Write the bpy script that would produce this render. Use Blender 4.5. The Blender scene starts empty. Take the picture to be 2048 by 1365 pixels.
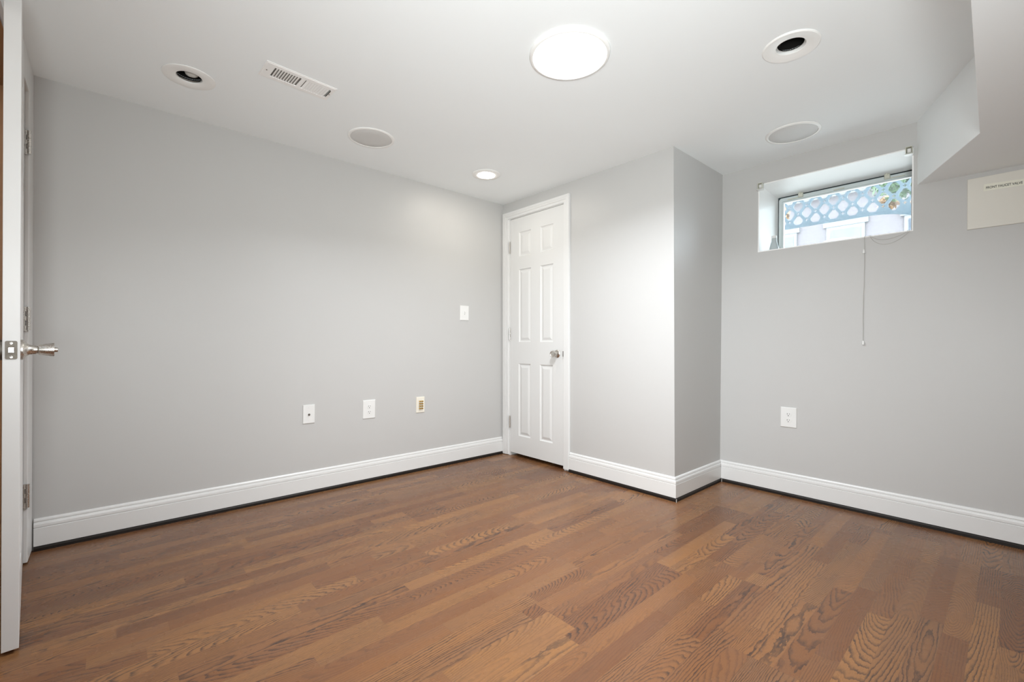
import bpy, bmesh, math, random
from mathutils import Vector, Matrix
from mathutils.geometry import tessellate_polygon

random.seed(7)
SC = bpy.context.scene
COL = SC.collection
PI = math.pi

# ------------------------------------------------------------------ camera
F_PX, CX, CY, YAW, PITCH, ROLL, CAM_H = 900.16, 1025.82, 688.58, 0.8381, 0.0003, 0.0042, 0.9698
cam_d = bpy.data.cameras.new('camera')
cam = bpy.data.objects.new('camera', cam_d)
COL.objects.link(cam)
cam_d.sensor_width = 36.0
cam_d.lens = F_PX / 2048 * 36.0
cam_d.shift_x = -(CX - 1024.0) / 2048
cam_d.shift_y = (CY - 682.5) / 2048
cam_d.clip_start = 0.02
_f = Vector((math.cos(YAW) * math.cos(PITCH), math.sin(YAW) * math.cos(PITCH), math.sin(PITCH)))
_r = Vector((math.sin(YAW), -math.cos(YAW), 0))
_u = _r.cross(_f)
_r2 = _r * math.cos(ROLL) + _u * math.sin(ROLL)
_u2 = -_r * math.sin(ROLL) + _u * math.cos(ROLL)
cam.matrix_world = Matrix(((_r2.x, _u2.x, -_f.x, 0), (_r2.y, _u2.y, -_f.y, 0), (_r2.z, _u2.z, -_f.z, CAM_H), (0, 0, 0, 1)))
SC.camera = cam

# ------------------------------------------------------------------ view, world, lights
SC.view_settings.view_transform = 'Standard'
SC.view_settings.look = 'None'
SC.view_settings.gamma = 1.0
SC.view_settings.use_curve_mapping = False
SC.view_settings.exposure = 0.12
SC.cycles.use_denoising = True
SC.cycles.max_bounces = 9
SC.cycles.diffuse_bounces = 6
SC.cycles.glossy_bounces = 3
SC.cycles.transparent_max_bounces = 12
SC.cycles.sample_clamp_indirect = 6.0
SC.cycles.caustics_reflective = False
SC.cycles.caustics_refractive = False

world = bpy.data.worlds.new('World')
SC.world = world
world.use_nodes = True
_bg = world.node_tree.nodes['Background']
_bg.inputs[0].default_value = (0.86, 0.94, 1.0, 1)
_bg.inputs[1].default_value = 12.0

DISC_E, DISC_C = 8.0, (1.0, 1.0, 1.0)          # visible diffuser of the big ceiling disc
DISC_W, DISC_LC = 36.0, (0.965, 1.0, 1.05)         # its downward beam
SPOT_E, SPOT_C = 84.0, (1.0, 0.93, 0.82)          # lens of the small recessed lamp
BOUNCE_W, BOUNCE_C = 9.5, (1.0, 1.0, 0.98)        # unseen upward fill, added to brighten the ceiling
FILL_W, FILL_C = 36.0, (0.945, 1.0, 1.01)
HALL_W, HALL_C = 10.0, (1, 0.97, 0.92)


def lamp(name, kind, loc, energy, color=(1, 1, 1), rot=(0, 0, 0), **kw):
    d = bpy.data.lights.new(name, kind)
    d.energy = energy
    d.color = color
    for k, v in kw.items():
        setattr(d, k, v)
    o = bpy.data.objects.new(name, d)
    COL.objects.link(o)
    o.location = loc
    o.rotation_euler = rot
    return o



def aim(p, q):
    return (Vector(q) - Vector(p)).to_track_quat('-Z', 'Y').to_euler()


_p = (-0.10, 0.15, 1.35)
lamp('added_bounce_fill', 'AREA', _p, BOUNCE_W, BOUNCE_C, aim(_p, (0.75, 1.1, 2.2)), shape='DISK', size=0.4)
_p = (-0.16, -0.25, 1.0)
lamp('added_camera_fill', 'AREA', _p, FILL_W, FILL_C, aim(_p, (2.3, 2.05, 1.6)), shape='DISK', size=0.6, spread=math.radians(114))  # soft fill added behind the camera, no source of the room
lamp('added_hall_fill', 'AREA', (-1.1, 1.2, 2.3), HALL_W, HALL_C, (0, 0, 0), shape='DISK', size=0.4)  # unseen light added in the hall, without any fixture

# ------------------------------------------------------------------ materials


class NT:
    def __init__(self, name):
        self.m = bpy.data.materials.new(name)
        self.m.use_nodes = True
        self.t = self.m.node_tree
        self.t.nodes.clear()
        self.out = self.t.nodes.new('ShaderNodeOutputMaterial')

    def n(self, typ, **kw):
        x = self.t.nodes.new(typ)
        for k, v in kw.items():
            setattr(x, k, v)
        return x

    def put(self, sock, v):
        if hasattr(v, 'is_output') or isinstance(v, bpy.types.NodeSocket):
            self.t.links.new(v, sock)
        elif v is not None:
            sock.default_value = v

    def math(self, op, a, b=None, c=None, clamp=False):
        x = self.n('ShaderNodeMath', operation=op, use_clamp=clamp)
        self.put(x.inputs[0], a)
        if b is not None:
            self.put(x.inputs[1], b)
        if c is not None:
            self.put(x.inputs[2], c)
        return x.outputs[0]

    def vec(self, x, y, z):
        c = self.n('ShaderNodeCombineXYZ')
        for i, v in enumerate((x, y, z)):
            self.put(c.inputs[i], v)
        return c.outputs[0]

    def noise(self, vec, scale=1.0, detail=2.0, rough=0.5):
        x = self.n('ShaderNodeTexNoise')
        self.put(x.inputs['Vector'], vec)
        x.inputs['Scale'].default_value = scale
        x.inputs['Detail'].default_value = detail
        x.inputs['Roughness'].default_value = rough
        return x.outputs[0]

    def mix(self, fac, a, b):
        x = self.n('ShaderNodeMix', data_type='RGBA')
        self.put(x.inputs[0], fac)
        self.put(x.inputs[6], a)
        self.put(x.inputs[7], b)
        return x.outputs[2]

    def ramp(self, fac, stops):
        x = self.n('ShaderNodeValToRGB')
        el = x.color_ramp.elements
        while len(el) < len(stops):
            el.new(0.5)
        for e, (p, c) in zip(el, stops):
            e.position = p
            e.color = (c, c, c, 1) if isinstance(c, (int, float)) else (*c, 1)
        self.put(x.inputs[0], fac)
        return x.outputs[0]

    def bsdf(self, color, rough=0.5, metal=0.0, spec=0.5, normal=None, **kw):
        b = self.n('ShaderNodeBsdfPrincipled')
        self.put(b.inputs['Base Color'], (*color, 1) if isinstance(color, tuple) and len(color) == 3 else color)
        self.put(b.inputs['Roughness'], rough)
        b.inputs['Metallic'].default_value = metal
        b.inputs['Specular IOR Level'].default_value = spec
        for k, v in kw.items():
            self.put(b.inputs[k], v)
        if normal is not None:
            self.put(b.inputs['Normal'], normal)
        self.t.links.new(b.outputs[0], self.out.inputs[0])
        return b

    def bump(self, h, strength=0.1, dist=0.002):
        x = self.n('ShaderNodeBump')
        x.inputs['Strength'].default_value = strength
        x.inputs['Distance'].default_value = dist
        self.put(x.inputs['Height'], h)
        return x.outputs[0]

    def pos(self):
        return self.n('ShaderNodeNewGeometry').outputs['Position']


def paint(name, color, rough=0.5, spec=0.4, tex=180.0, bump=0.06, mottled=0.03):
    t = NT(name)
    p = t.pos()
    big = t.noise(p, 3.0, 3.0)
    k = t.math('MULTIPLY_ADD', big, mottled * 2, 1 - mottled)
    c = t.n('ShaderNodeVectorMath', operation='SCALE')
    c.inputs[0].default_value = color
    t.put(c.inputs['Scale'], k)
    b = t.bsdf(c.outputs[0], rough, 0, spec, t.bump(t.noise(p, tex, 3.0), bump, 0.0015))
    return t.m


def metal(name, color, rough=0.3, tex=300.0):
    t = NT(name)
    p = t.pos()
    r = t.math('MULTIPLY_ADD', t.noise(p, tex, 2.0), 0.2, rough - 0.1)
    t.bsdf(color, r, 1.0)
    return t.m


def emit(name, color, strength):
    t = NT(name)
    e = t.n('ShaderNodeEmission')
    e.inputs[0].default_value = (*color, 1)
    e.inputs[1].default_value = strength
    t.t.links.new(e.outputs[0], t.out.inputs[0])
    return t.m


M = {}
M['wall'] = paint('grey_wall_paint', (0.515, 0.511, 0.500), 0.42, 0.35, 260, 0.05, 0.012)
M['ceiling'] = paint('white_ceiling_paint', (0.865, 0.898, 0.905), 0.7, 0.2, 200, 0.05, 0.01)
M['trim'] = paint('white_gloss_paint', (0.72, 0.72, 0.71), 0.32, 0.45, 90, 0.03, 0.015)
M['door'] = paint('white_door_paint', (0.69, 0.69, 0.68), 0.35, 0.45, 70, 0.04, 0.015)
M['plate'] = paint('white_plastic', (0.75, 0.75, 0.735), 0.3, 0.5, 50, 0.0, 0.0)
M['ivory'] = paint('ivory_plastic', (0.80, 0.76, 0.66), 0.35, 0.5, 50, 0.0, 0.01)
M['panel'] = paint('off_white_panel', (0.69, 0.67, 0.61), 0.5, 0.4, 60, 0.03, 0.03)
M['tape'] = paint('label_tape', (0.76, 0.75, 0.65), 0.4, 0.4, 60, 0.0, 0.02)
M['ink'] = paint('black_ink', (0.03, 0.03, 0.03), 0.6, 0.3, 60, 0.0, 0.0)
M['slot'] = paint('dark_slot', (0.02, 0.02, 0.02), 0.8, 0.1, 60, 0.0, 0.0)
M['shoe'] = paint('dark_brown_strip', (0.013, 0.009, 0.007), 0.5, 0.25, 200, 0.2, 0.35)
M['caulk'] = paint('pale_filler', (0.45, 0.43, 0.40), 0.6, 0.3, 200, 0.2, 0.1)
M['nickel'] = metal('satin_nickel', (0.62, 0.59, 0.55), 0.28)
M['worn_metal'] = metal('worn_strike_metal', (0.20, 0.18, 0.155), 0.55)
M['brass'] = metal('gold_posts', (0.62, 0.40, 0.12), 0.3)
M['steel'] = metal('bright_steel', (0.7, 0.68, 0.65), 0.25)
M['can_black'] = paint('black_can', (0.012, 0.011, 0.01), 0.45, 0.5, 200, 0.1, 0.2)
M['bulb'] = paint('frosted_bulb', (0.55, 0.54, 0.50), 0.3, 0.5, 60, 0.0, 0.0)
M['ring'] = paint('white_fitting', (0.86, 0.86, 0.84), 0.35, 0.5, 60, 0.0, 0.0)
M['vent'] = paint('white_register', (0.88, 0.875, 0.86), 0.4, 0.45, 60, 0.02, 0.01)
M['duct'] = paint('grey_duct', (0.16, 0.15, 0.135), 0.7, 0.2, 60, 0.0, 0.1)
M['vinyl'] = paint('grey_white_vinyl', (0.60, 0.66, 0.66), 0.35, 0.45, 60, 0.0, 0.01)
M['reveal'] = paint('white_reveal_paint', (0.90, 0.90, 0.89), 0.45, 0.4, 120, 0.03, 0.01)
M['gasket'] = paint('dark_gasket', (0.03, 0.045, 0.05), 0.6, 0.3, 60, 0.0, 0.1)
M['clear'] = paint('clear_plastic', (0.62, 0.62, 0.53), 0.25, 0.5, 60, 0.0, 0.02)
M['cord'] = paint('blind_cord', (0.42, 0.41, 0.38), 0.8, 0.2, 900, 0.3, 0.1)
M['bottle'] = paint('pale_plastic', (0.42, 0.46, 0.47), 0.3, 0.5, 60, 0.0, 0.02)
M['hall_wood'] = paint('brown_wood', (0.34, 0.17, 0.075), 0.5, 0.4, 60, 0.1, 0.25)
M['hall_dark'] = paint('dark_brown_floor', (0.07, 0.03, 0.02), 0.5, 0.4, 60, 0.1, 0.25)
M['dark_room'] = paint('closet_shade', (0.25, 0.24, 0.23), 0.8, 0.2, 60, 0.0, 0.05)
M['disc'] = emit('disc_diffuser', DISC_C, DISC_E)
M['lens'] = emit('lamp_lens', SPOT_C, SPOT_E)
M['lattice'] = paint('slate_lattice', (0.034, 0.053, 0.066), 0.6, 0.3, 200, 0.1, 0.2)
M['house_trim'] = paint('house_white_trim', (0.137, 0.140, 0.146), 0.5, 0.3, 20, 0.0, 0.01)
M['house_glass'] = paint('house_window_glass', (0.060, 0.072, 0.090), 0.15, 0.6, 2, 0.0, 0.3)
M['roof'] = paint('pale_roof', (0.4, 0.4, 0.41), 0.8, 0.2, 20, 0.1, 0.1)
M['ground'] = paint('pale_ground', (0.45, 0.44, 0.42), 0.9, 0.1, 5, 0.1, 0.1)
M['bark'] = paint('tree_bark', (0.14, 0.09, 0.06), 0.9, 0.1, 40, 0.5, 0.3)
M['leaf'] = paint('tree_leaves', (0.058, 0.10, 0.04), 0.6, 0.3, 6, 0.0, 0.35)
M['leaf_autumn'] = paint('orange_leaves', (0.2, 0.11, 0.042), 0.6, 0.3, 6, 0.0, 0.3)


def siding():
    t = NT('pale_pink_siding')
    s = t.n('ShaderNodeSeparateXYZ')
    t.put(s.inputs[0], t.pos())
    fr = t.math('FRACT', t.math('MULTIPLY', s.outputs[2], 9.0))
    c = t.mix(t.math('GREATER_THAN', fr, 0.88), (0.118, 0.104, 0.109, 1), (0.098, 0.085, 0.090, 1))
    t.bsdf(c, 0.7, 0, 0.2)
    return t.m


M['siding'] = siding()


def speaker_mesh():
    t = NT('perforated_grille')
    s = t.n('ShaderNodeSeparateXYZ')
    t.put(s.inputs[0], t.pos())
    k = 2 * PI / 0.0032
    d = t.math('MULTIPLY', t.math('SINE', t.math('MULTIPLY', s.outputs[0], k)), t.math('SINE', t.math('MULTIPLY', s.outputs[1], k)))
    c = t.mix(t.math('GREATER_THAN', d, 0.05), (0.74, 0.74, 0.725, 1), (0.50, 0.50, 0.49, 1))
    t.bsdf(c, 0.5, 0, 0.4)
    return t.m


M['grille'] = speaker_mesh()


def pane_glass():
    t = NT('hazy_window_glass')
    tr = t.n('ShaderNodeBsdfTransparent')
    tr.inputs[0].default_value = (0.93, 0.97, 0.98, 1)
    gl = t.n('ShaderNodeBsdfGlossy')
    gl.inputs['Roughness'].default_value = 0.02
    tl = t.n('ShaderNodeBsdfTranslucent')
    tl.inputs[0].default_value = (0.9, 0.95, 1.0, 1)
    haze = t.n('ShaderNodeMixShader')
    t.put(haze.inputs[0], t.math('MULTIPLY_ADD', t.noise(t.pos(), 6.0, 3.0), 0.04, 0.004))
    t.t.links.new(tr.outputs[0], haze.inputs[1])
    t.t.links.new(tl.outputs[0], haze.inputs[2])
    fr = t.n('ShaderNodeFresnel')
    fr.inputs[0].default_value = 1.45
    ms = t.n('ShaderNodeMixShader')
    t.put(ms.inputs[0], fr.outputs[0])
    t.t.links.new(haze.outputs[0], ms.inputs[1])
    t.t.links.new(gl.outputs[0], ms.inputs[2])
    t.t.links.new(ms.outputs[0], t.out.inputs[0])
    return t.m


M['pane'] = pane_glass()


def floor_mat():
    t = NT('oak_strip_flooring')
    mt = t.math
    s = t.n('ShaderNodeSeparateXYZ')
    t.put(s.inputs[0], t.pos())
    X, Y = s.outputs[0], s.outputs[1]
    Wd, L = 0.0645, 1.55
    yy = mt('DIVIDE', mt('SUBTRACT', Y, 0.029), Wd)
    row = mt('FLOOR', yy)
    fy = mt('FRACT', yy)

    def hsh(a, b, c):
        w = t.n('ShaderNodeTexWhiteNoise', noise_dimensions='3D')
        t.put(w.inputs[0], t.vec(a, b, c))
        sp = t.n('ShaderNodeSeparateColor')
        t.put(sp.inputs[0], w.outputs[1])
        return sp.outputs[0], sp.outputs[1], sp.outputs[2]

    board = mt('FLOOR', mt('DIVIDE', row, 3.0))
    bo, _, _ = hsh(board, 5.5, 1.5)
    bx = mt('ADD', mt('DIVIDE', X, L), mt('ADD', mt('MULTIPLY', bo, 0.97), 7.0))
    bi = mt('FLOOR', bx)
    lx = mt('FRACT', bx)
    h1, h2, _ = hsh(row, bi, 3.5)
    c1 = mt('MULTIPLY_ADD', h1, 0.42, 0.06)
    c2 = mt('ADD', c1, mt('MULTIPLY_ADD', h2, 0.16, 0.38))
    seg = mt('ADD', mt('GREATER_THAN', lx, c1), mt('GREATER_THAN', lx, c2))
    r1, r2, r3 = hsh(row, mt('MULTIPLY_ADD', bi, 3.0, seg), 11.5)
    q1, q2, q3 = hsh(row, mt('MULTIPLY_ADD', bi, 3.0, seg), 23.5)
    gx = mt('MULTIPLY_ADD', r1, 40.0, X)
    gy = mt('MULTIPLY', mt('SUBTRACT', fy, 0.5), Wd)
    # annual rings of a tapering log cut by the board face
    n1 = mt('SUBTRACT', t.noise(t.vec(mt('MULTIPLY', gx, 7.0), mt('MULTIPLY', gy, 26.0), mt('MULTIPLY', r2, 90.0)), 1.0, 3.0, 0.6), 0.5)
    n2 = mt('SUBTRACT', t.noise(t.vec(mt('MULTIPLY', gx, 2.2), mt('MULTIPLY', gy, 9.0), mt('MULTIPLY', r3, 70.0)), 1.0, 2.0), 0.5)
    n3 = mt('SUBTRACT', t.noise(t.vec(mt('MULTIPLY', gx, 45.0), mt('MULTIPLY', gy, 160.0), mt('MULTIPLY', r3, 70.0)), 1.0, 2.0), 0.5)
    n4 = mt('SUBTRACT', t.noise(t.vec(mt('MULTIPLY', gx, 16.0), mt('MULTIPLY', gy, 70.0), mt('MULTIPLY', r1, 50.0)), 1.0, 3.0, 0.65), 0.5)
    yc = mt('MULTIPLY', mt('SUBTRACT', r2, 0.5), 0.150)
    zc = mt('ADD', mt('MULTIPLY_ADD', r3, 0.07, 0.006), mt('MULTIPLY', n2, 0.040))
    zc = mt('ADD', zc, mt('MULTIPLY', mt('SUBTRACT', lx, 0.5), mt('MULTIPLY', mt('MULTIPLY', mt('SUBTRACT', q1, 0.5), mt('ABSOLUTE', mt('SUBTRACT', q1, 0.5))), 1.5)))
    dy = mt('ADD', mt('SUBTRACT', gy, yc), mt('MULTIPLY', n1, 0.012))
    R = mt('SQRT', mt('ADD', mt('MULTIPLY', dy, dy), mt('MULTIPLY', zc, zc)))
    rings = mt('ADD', mt('MULTIPLY', R, mt('MULTIPLY_ADD', q2, 110.0, 110.0)), mt('ADD', mt('MULTIPLY', n1, 1.0), mt('ADD', mt('MULTIPLY', n3, 0.45), mt('MULTIPLY', n4, 1.0))))
    fr = mt('FRACT', rings)
    line = t.ramp(fr, [(0.0, 0.0), (0.48, 0.04), (0.74, 0.6), (0.86, 1.0), (0.94, 0.9), (1.0, 0.0)])
    amount = t.ramp(q3, [(0.0, 0.30), (0.35, 0.62), (0.6, 1.0), (1.0, 1.0)])
    var = t.ramp(t.noise(t.vec(mt('MULTIPLY', gx, 4.0), mt('MULTIPLY', gy, 30.0), r1), 1.0, 2.0), [(0.3, 0.45), (0.62, 1.0)])
    line = mt('MULTIPLY', line, mt('MULTIPLY', amount, var))
    # fine pores
    por = t.noise(t.vec(mt('MULTIPLY', gx, 60.0), mt('MULTIPLY', gy, 1500.0), r2), 1.0, 2.0, 0.6)
    por2 = t.noise(t.vec(mt('MULTIPLY', gx, 300.0), mt('MULTIPLY', gy, 900.0), r2), 1.0, 1.0, 0.6)
    pores = t.ramp(por, [(0.40, 0.0), (0.70, 1.0)])
    base = t.ramp(r1, [(0.0, (0.146, 0.054, 0.020)), (0.3, (0.186, 0.075, 0.027)), (0.55, (0.215, 0.090, 0.032)), (0.8, (0.268, 0.121, 0.041)), (1.0, (0.178, 0.079, 0.033))])
    cloud = t.noise(t.vec(mt('MULTIPLY', gx, 5.0), mt('MULTIPLY', gy, 18.0), r3), 1.0, 2.0)
    base = t.mix(t.ramp(cloud, [(0.35, 0.0), (0.75, 0.35)]), base, (0.155, 0.082, 0.050, 1))
    col = t.mix(mt('MULTIPLY', pores, 0.38), base, (0.085, 0.040, 0.022, 1))
    col = t.mix(mt('MULTIPLY', mt('SUBTRACT', por2, 0.3), 0.35, clamp=True), col, (0.32, 0.175, 0.085, 1))
    col = t.mix(mt('MULTIPLY', line, 0.92), col, (0.040, 0.025, 0.020, 1))
    # hairline joints
    e = mt('MINIMUM', fy, mt('SUBTRACT', 1.0, fy))
    j1 = mt('LESS_THAN', e, 0.007)
    a1 = mt('ABSOLUTE', mt('SUBTRACT', lx, c1))
    a2 = mt('ABSOLUTE', mt('SUBTRACT', lx, c2))
    a3 = mt('MINIMUM', lx, mt('SUBTRACT', 1.0, lx))
    j2 = mt('LESS_THAN', mt('MINIMUM', a1, mt('MINIMUM', a2, a3)), 0.0006)
    jt = mt('MAXIMUM', j1, j2)
    col = t.mix(mt('MULTIPLY', jt, 0.16), col, (0.06, 0.033, 0.024, 1))
    rough = mt('MULTIPLY_ADD', t.noise(t.pos(), 9.0, 3.0), 0.10, 0.22)
    h = mt('SUBTRACT', mt('MULTIPLY', pores, -0.4), line)
    t.bsdf(col, rough, 0, 0.34, t.bump(h, 0.05, 0.0008))
    return t.m


M['floor'] = floor_mat()

# ------------------------------------------------------------------ mesh helpers


class Frame:
    """Wall-local frame: origin, u along the wall, v up it, n into the room."""

    def __init__(self, o, u, top, n=None):
        self.o = Vector(o)
        self.u = Vector(u).normalized()
        self.v = (Vector(top) - self.o).normalized()
        self.n = Vector(n) if n else self.u.cross(self.v).normalized()

    def __call__(self, a, b, c=0.0):
        return self.o + self.u * a + self.v * b + self.n * c


IDENT = Frame((0, 0, 0), (1, 0, 0), (0, 1, 0), (0, 0, 1))


class MB:
    def __init__(self, fr=IDENT):
        self.fr = fr
        self.V = []
        self.Fc = []

    def add(self, verts, faces):
        k = len(self.V)
        self.V += [self.fr(*v) for v in verts]
        self.Fc += [tuple(i + k for i in f) for f in faces]
        return self

    def box(self, x0, x1, y0, y1, z0, z1):
        v = [(x, y, z) for z in (z0, z1) for y in (y0, y1) for x in (x0, x1)]
        return self.add(v, [(0, 2, 3, 1), (4, 5, 7, 6), (0, 1, 5, 4), (2, 6, 7, 3), (0, 4, 6, 2), (1, 3, 7, 5)])

    def rbox(self, x0, x1, y0, y1, z0, z1, b=0.002):
        """plate with a chamfered front (z1) edge"""
        v = [(x0, y0, z0), (x1, y0, z0), (x1, y1, z0), (x0, y1, z0),
             (x0, y0, z1 - b), (x1, y0, z1 - b), (x1, y1, z1 - b), (x0, y1, z1 - b),
             (x0 + b, y0 + b, z1), (x1 - b, y0 + b, z1), (x1 - b, y1 - b, z1), (x0 + b, y1 - b, z1)]
        f = [(3, 2, 1, 0), (8, 9, 10, 11)]
        for i in range(4):
            j = (i + 1) % 4
            f += [(i, j, j + 4, i + 4), (i + 4, j + 4, j + 8, i + 8)]
        return self.add(v, f)

    def prism(self, poly, z0, z1, holes=()):
        """polygon in the x-y plane with holes, extruded z0..z1"""
        loops = [list(poly)] + [list(h) for h in holes]
        flat = [p for l in loops for p in l]
        tris = tessellate_polygon([[Vector((p[0], p[1], 0)) for p in l] for l in loops])
        n = len(flat)
        v = [(p[0], p[1], z0) for p in flat] + [(p[0], p[1], z1) for p in flat]
        f = []
        for a, b, c in tris:
            f += [(a, b, c), (a + n, c + n, b + n)]
        k = 0
        for l in loops:
            m = len(l)
            for i in range(m):
                j = (i + 1) % m
                f.append((k + i, k + j, k + j + n, k + i + n))
            k += m
        return self.add(v, f)

    def lathe(self, prof, c=(0, 0, 0), axis='z', seg=48, close=False):
        """profile [(radius, height)] spun about an axis through c"""
        v, f = [], []
        m = len(prof)
        for i in range(seg):
            a = 2 * PI * i / seg
            ca, sa = math.cos(a), math.sin(a)
            for r, h in prof:
                if axis == 'z':
                    v.append((c[0] + r * ca, c[1] + r * sa, c[2] + h))
                elif axis == 'y':
                    v.append((c[0] + r * sa, c[1] + h, c[2] + r * ca))
                else:
                    v.append((c[0] + h, c[1] + r * ca, c[2] + r * sa))
        for i in range(seg):
            j = (i + 1) % seg
            for k in range(m if close else m - 1):
                l = (k + 1) % m
                f.append((i * m + k, j * m + k, j * m + l, i * m + l))
        if not close:
            if prof[0][0] > 1e-6:
                f.append(tuple(i * m for i in range(seg))[::-1])
            if prof[-1][0] > 1e-6:
                f.append(tuple(i * m + m - 1 for i in range(seg)))
        return self.add(v, f)

    def tube(self, pts, r, seg=8):
        pts = [Vector(p) for p in pts]
        v, f = [], []
        up = Vector((0.31, 0.2, 0.93)).normalized()
        for i, p in enumerate(pts):
            d = (pts[min(i + 1, len(pts) - 1)] - pts[max(i - 1, 0)]).normalized()
            a = d.cross(up).normalized()
            b = d.cross(a)
            for k in range(seg):
                t = 2 * PI * k / seg
                v.append(tuple(p + (a * math.cos(t) + b * math.sin(t)) * r))
        for i in range(len(pts) - 1):
            for k in range(seg):
                l = (k + 1) % seg
                f.append((i * seg + k, i * seg + l, (i + 1) * seg + l, (i + 1) * seg + k))
        f.append(tuple(range(seg))[::-1])
        f.append(tuple((len(pts) - 1) * seg + k for k in range(seg)))
        return self.add(v, f)

    def build(self, name, mat, parent=None, loc=None, smooth=None, bevel=0.0):
        base = Vector(loc) if loc is not None else (parent_origin(parent) if parent else Vector((0, 0, 0)))
        me = bpy.data.meshes.new(name)
        me.from_pydata([tuple(p - base) for p in self.V], [], self.Fc)
        bm = bmesh.new()
        bm.from_mesh(me)
        bmesh.ops.remove_doubles(bm, verts=bm.verts, dist=1e-6)
        bmesh.ops.recalc_face_normals(bm, faces=bm.faces)
        if smooth is not None:
            for fc in bm.faces:
                fc.smooth = True
            for e in bm.edges:
                if len(e.link_faces) == 2 and e.calc_face_angle(0) > math.radians(smooth):
                    e.smooth = False
        bm.to_mesh(me)
        bm.free()
        me.materials.append(mat)
        o = bpy.data.objects.new(name, me)
        COL.objects.link(o)
        if parent:
            o.parent = parent
            o.location = base - parent_origin(parent)
        else:
            o.location = base
        if bevel:
            b = o.modifiers.new('bevel', 'BEVEL')
            b.width = bevel
            b.segments = 2
            b.limit_method = 'ANGLE'
        return o


def parent_origin(o):
    p = Vector((0, 0, 0))
    while o is not None:
        p += o.location
        o = o.parent
    return p


def thing(name, label, cat, loc, group=None):
    o = bpy.data.objects.new(name, None)
    COL.objects.link(o)
    o.location = loc
    o.empty_display_size = 0.05
    return tag(o, label, cat, group)


def tag(o, label, cat, group=None):
    o['label'] = label
    o['category'] = cat
    if group:
        o['group'] = group
    return o


def struct(o, label=None, cat=None):
    o['kind'] = 'structure'
    if label:
        o['label'] = label
        o['category'] = cat
    return o


def circle(cx, cy, r, n=48):
    return [(cx + r * math.cos(2 * PI * i / n), cy + r * math.sin(2 * PI * i / n)) for i in range(n)]


def rect(x0, x1, y0, y1):
    return [(x0, y0), (x1, y0), (x1, y1), (x0, y1)]


# ------------------------------------------------------------------ room frames (slightly out of plumb, like the house)
H = 2.2
XB = -0.273                      # rear wall face
YR = -1.5                        # right wall face
LW = Frame((0, 3.0417, 0), (1, 0, 0), (0, 3.0216, H))
DW = Frame((2.6217, 3.0417, 0), (0, -1, 0), (2.5966, 3.0275, H), (-1, 0, -0.0114))
BS = Frame((2.6217, 1.4038, 0), (1, 0, 0), (2.5966, 1.4079, H), (0, -1, 0.0019))
WW = Frame((3.2631, 1.4038, 0), (0, -1, 0), (3.3001, 1.4038, H))

# ------------------------------------------------------------------ floor, ceiling, walls
struct(MB().box(-2.2, 3.75, -1.7, 3.35, -0.12, 0.0).build('floor', M['floor']),
       'brown oak strip floor of the empty room', 'floor')

DARK = (2.0835, 0.6145)          # empty recessed can
LEFT = (0.2755, 2.5540)          # can with an unlit bulb
SMALL = (2.0345, 2.5580)
HOLE = 0.0556
struct(MB().prism([(-0.42, -1.65), (3.72, -1.65), (3.72, 3.2), (-0.42, 3.2)], H, H + 0.02,
                  [circle(*DARK, HOLE), circle(*LEFT, HOLE)]).build('ceiling', M['ceiling']),
       'flat white painted ceiling of the room', 'ceiling')

struct(MB(LW).box(XB - 0.12, 3.45, 0, H + 0.05, -0.14, 0).build('wall_left', M['wall']),
       'long plain grey wall with three low plates and a switch', 'wall')
# closet wall with its door opening
D0, D1, DT = 0.098, 0.728, 2.062          # opening
struct(MB(DW).prism([(-0.1, 0), (D0, 0), (D0, DT), (D1, DT), (D1, 0), (1.6371, 0), (1.6187, H + 0.03), (-0.1, H + 0.03)],
                    -0.12, 0).build('wall_back', M['wall']),
       'grey wall around the narrow white closet door', 'wall')
struct(MB(BS).box(0.0006, 0.80, 0, H + 0.03, -0.1, 0).build('wall_back_return', M['wall']),
       'narrow shaded grey wall face beside the projecting corner', 'wall')
WU0, WU1, WV0, WV1, WD = 0.238, 1.0345, 1.603, 2.066, 0.40
struct(MB(WW).prism([(-0.15, -0.02), (3.05, -0.02), (3.05, H + 0.03), (-0.15, H + 0.03)], -WD, 0,
                    [rect(WU0, WU1, WV0, WV1)]).build('wall_window', M['wall']),
       'grey wall with the small high basement window', 'wall')
struct(MB().box(XB - 0.12, 3.7, YR - 0.12, YR, 0, H + 0.03).build('wall_right', M['wall']),
       'grey wall on the side under the dropped soffit', 'wall')
OP0, OP1, OPT = 0.45, 2.872, 2.062
struct(MB().prism([(YR - 0.1, 0), (OP0, 0), (OP0, OPT), (OP1, OPT), (OP1, 0), (3.16, 0), (3.16, H + 0.02), (YR - 0.1, H + 0.02)],
                  -0.115, 0).build('tmp', M['wall']), None)
_o = bpy.data.objects['tmp']
_o.name = 'wall_rear'
for _v in _o.data.vertices:
    y, z, x = _v.co
    _v.co = (XB + x, y, z)
struct(_o, 'rear wall with the wide doorway into the hall', 'wall')
# closet behind the narrow door
cl = MB()
cl.box(3.22, 3.26, 1.51, 3.1, 0, H).box(2.74, 3.26, 3.02, 3.08, 0, H)
struct(cl.build('wall_closet', M['dark_room']), 'unlit closet walls behind the narrow door', 'wall')
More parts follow.
